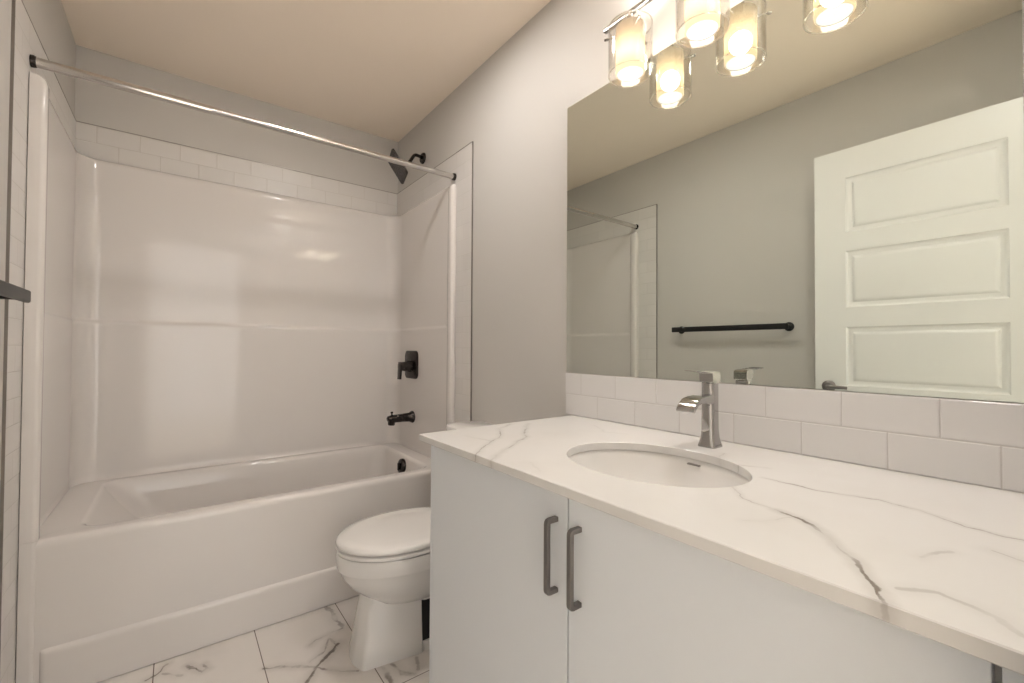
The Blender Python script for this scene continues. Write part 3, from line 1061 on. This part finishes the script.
# backsplash and mirror
bs = obj('backsplash', bx((XR - 0.010, YF + 0.001, CT + 0.0005), (XR - 0.0002, 1.1785, 1.0215), 0.001), M['tile_splash'])
tag(bs, 'two-course white subway tile backsplash along the worktop under the mirror', 'backsplash')
bm = B()
box(bm, (XR - 0.0065, YF + 0.001, 1.0235), (XR - 0.0005, 1.1765, 2.012))
bm.faces.ensure_lookup_table()
for f in bm.faces:
    f.material_index = 0 if f.calc_center_median().x < XR - 0.006 else 1
mi = obj('mirror', bm, [M['mirror'], M['mirror_edge']])
tag(mi, 'large frameless rectangular wall mirror above the backsplash', 'mirror')

# ------------------------------------------------------------------ vanity light
VLY, VLX, BARZ = 0.589, XR - 0.0065 - 0.101, 2.098
vlt = thing('vanity_light', 'three-lamp bar light with clear glass cylinders on the wall above the mirror', 'wall light', (XR, VLY, BARZ))
bm = B()
box(bm, (-0.022, -0.06, -0.042), (-0.0005, 0.06, 0.075), 0.004)
obj('backplate', bm, M['brushed'], vlt, 40)
lx = VLX - XR
bm = B()
tube(bm, [(-0.02, 0, 0.004), (lx + 0.004, 0, 0.004)], 0.009, 20)
obj('mounting_arm', bm, M['brushed'], vlt, 40)
bm = B()
box(bm, (lx - 0.007, -0.320, -0.002), (lx + 0.007, 0.320, 0.010), 0.001)
obj('bar', bm, M['brushed'], vlt, 30)
for dy in (0.2225, 0.0, -0.2225):
    zt_, zb_ = -0.036, -0.178
    gr, sr = 0.0635, 0.0415
    o = Vector((lx, dy, 0))
    bm = B()
    lathe(bm, o, (0, 0, 1), [(-0.034, 0.009), (-0.032, 0.011), (-0.010, 0.011), (-0.002, 0.008)], 28)
    cap = obj('lamp_holder', bm, M['brushed'], vlt, 40)
    bm = B()
    lathe(bm, o, (0, 0, 1), [(zb_, gr), (zt_, gr), (zt_, gr - 0.003), (zb_, gr - 0.003), (zb_, gr)], 64, False, False)
    gl = obj('glass_cylinder', bm, M['glass'], vlt, 40)
    gl['label'] = 'clear glass outer cylinder'
    for z in (zb_, zt_):
        bm = B()
        rr_ = [(z - 0.0012, gr - 0.0028), (z - 0.0012, gr - 0.0003), (z + 0.0012, gr + 0.0003), (z + 0.0012, gr - 0.0033), (z - 0.0012, gr - 0.0028)]
        lathe(bm, o, (0, 0, 1), rr_, 64, False, False)
        obj('polished_rim', bm, M['glass_rim'], gl, 40)
    bm = B()
    lathe(bm, o, (0, 0, 1), [(zt_ - 0.002, sr - 0.0015), (zt_ - 0.002, sr - 0.0003), (zt_ - 0.004, sr), (zb_ + 0.004, sr), (zb_ + 0.001, sr - 0.0015), (zb_, sr - 0.004)], 56, False, False)
    shd = obj('shade', bm, M['shade'], vlt, 50)
    shd['label'] = 'glowing frosted white inner shade'
    bm = B()
    lathe(bm, o, (0, 0, 1), [(zb_ + 0.0015, 0.0005), (zb_ + 0.0015, sr - 0.0045)], 56, False, False)
    obj('bottom_diffuser', bm, M['shade_bottom'], shd, 50)
    for k in range(3):
        a = PI / 2 + 0.5 + 2 * PI * k / 3
        dr = Vector((math.cos(a), math.sin(a), 0))
        p0 = o + dr * (sr - 0.001) + Vector((0, 0, zt_ - 0.020))
        bm = B()
        lathe(bm, p0, dr, [(0, 0.0016), (gr - sr + 0.003, 0.0016), (gr - sr + 0.003, 0.004), (gr - sr + 0.012, 0.004), (gr - sr + 0.014, 0.003)], 12)
        obj('pin', bm, M['brushed'], gl, 40)
    ld = bpy.data.lights.new('bulb', 'POINT')
    ld.energy = BULB_W
    ld.color = (1.0, 0.93, 0.85)
    ld.shadow_soft_size = 0.03
    lo = bpy.data.objects.new('bulb', ld)
    lo.location = o + Vector((0, 0, -0.122))
    lo.parent = vlt
    COL.objects.link(lo)
SHADE_EM.inputs['Strength'].default_value = LAMP_E

# ------------------------------------------------------------------ two ceiling fill lights, added out of view to brighten the room
for lbl, lx_, ly_ in (('round recessed white ceiling downlight over the toilet', 0.63, 1.46),
                      ('round recessed white ceiling downlight above the front end of the vanity', 0.88, 0.26)):
    cl = thing('ceiling_light', lbl, 'ceiling light', (lx_, ly_, ZC), 'recessed ceiling downlights')
    bm = B()
    lathe(bm, (0, 0, 0), (0, 0, -1), [(0.0005, 0.075), (0.003, 0.075), (0.006, 0.070), (0.005, 0.058), (0.0005, 0.056), (0.0005, 0.075)], 48, False, False)
    obj('trim_ring', bm, M['white_paint'], cl, 30)
    bm = B()
    lathe(bm, (0, 0, 0), (0, 0, -1), [(0.0005, 0.0555), (0.0025, 0.0555)], 48)
    obj('lens', bm, M['lens'], cl, 30)  # lens of the added fill light

# ------------------------------------------------------------------ towel bar on the left wall
tb = thing('towel_bar', 'black towel bar on the left wall between the tub tile and the door', 'towel bar', (XL, 1.33, 1.240))
bm = B()
box(bm, (0.068, -0.347, -0.0165), (0.081, 0.352, 0.0165), 0.005, 3)
obj('bar', bm, M['black_metal'], tb, 40)
for y in (-0.325, 0.325):
    bm = B()
    lathe(bm, (0.0005, y, 0), (1, 0, 0), [(0, 0.025), (0.006, 0.025), (0.010, 0.021), (0.012, 0.012), (0.055, 0.011), (0.0685, 0.013)], 28)
    obj('post', bm, M['black_metal'], tb, 40)

# ------------------------------------------------------------------ panelled door, open against the left wall
DW, DT = 0.762, 0.035
DZ0, DZ1 = 0.012, 2.062
door = bpy.data.objects.new('door_1', None)
door.location = (-0.2, 0.057, 0)
door.rotation_euler = (0, 0, 0)
COL.objects.link(door)
tag(door, 'white five-panel door standing open, seen in the mirror', 'door', kind='structure')
PY0, PY1 = 0.124, 0.637
pz = [(1.664, 1.926), (1.312, 1.578), (0.944, 1.221), (0.585, 0.855), (0.225, 0.50)]
bm = B()
ys = [0, PY0, PY1, DW]
zs = sorted([DZ0, DZ1] + [z for p in pz for z in p])


def quad(bm, pts):
    bm.faces.new([bm.verts.new(p) for p in pts])


for side, xs in ((1, 0.0), (-1, -DT)):
    for i in range(3):
        for j in range(len(zs) - 1):
            ispan = i == 1 and any(abs(zs[j] - a) < 1e-6 for a, _ in pz)
            y0, y1, z0, z1 = ys[i], ys[i + 1], zs[j], zs[j + 1]
            if not ispan:
                quad(bm, [(xs, y0, z0), (xs, y1, z0), (xs, y1, z1), (xs, y0, z1)])
            else:
                rings = []
                for ins, dep in ((0.0, 0.0), (0.003, 0.0035), (0.010, 0.008), (0.016, 0.0095), (0.024, 0.0095), (0.030, 0.006), (0.036, 0.0035), (0.042, 0.003)):
                    x = xs - side * dep
                    rings.append([(x, y0 + ins, z0 + ins), (x, y1 - ins, z0 + ins), (x, y1 - ins, z1 - ins), (x, y0 + ins, z1 - ins)])
                loft(bm, rings, True, False, True)
quad(bm, [(0, 0, DZ0), (-DT, 0, DZ0), (-DT, 0, DZ1), (0, 0, DZ1)])
quad(bm, [(0, DW, DZ0), (-DT, DW, DZ0), (-DT, DW, DZ1), (0, DW, DZ1)])
quad(bm, [(0, 0, DZ0), (0, DW, DZ0), (-DT, DW, DZ0), (-DT, 0, DZ0)])
quad(bm, [(0, 0, DZ1), (0, DW, DZ1), (-DT, DW, DZ1), (-DT, 0, DZ1)])
bmesh.ops.remove_doubles(bm, verts=bm.verts, dist=1e-5)
obj('door_leaf', bm, M['white_paint'], door, 20)
for s, x in ((1, 0.0), (-1, -DT)):
    bm = B()
    hy = DW - 0.056
    lathe(bm, (x, hy, 0.938), (s, 0, 0), [(0, 0.028), (0.006, 0.028), (0.010, 0.024), (0.012, 0.012), (0.028, 0.010)], 28)
    tube(bm, [(x + s * 0.022, hy, 0.938), (x + s * 0.030, hy - 0.006, 0.938), (x + s * 0.033, hy - 0.02, 0.938), (x + s * 0.033, hy - 0.05, 0.937), (x + s * 0.032, hy - 0.08, 0.936)], [0.010, 0.010, 0.0095, 0.008, 0.007], 16)
    obj('door_handle', bm, M['gunmetal'], door, 40)['label'] = 'dark metal lever handle'
for z in (0.25, 1.05, 1.85):
    bm = B()
    lathe(bm, (-0.006, -0.006, z - 0.045), (0, 0, 1), [(0, 0.006), (0.09, 0.006)], 14)
    obj('hinge', bm, M['brushed'], door, 40)
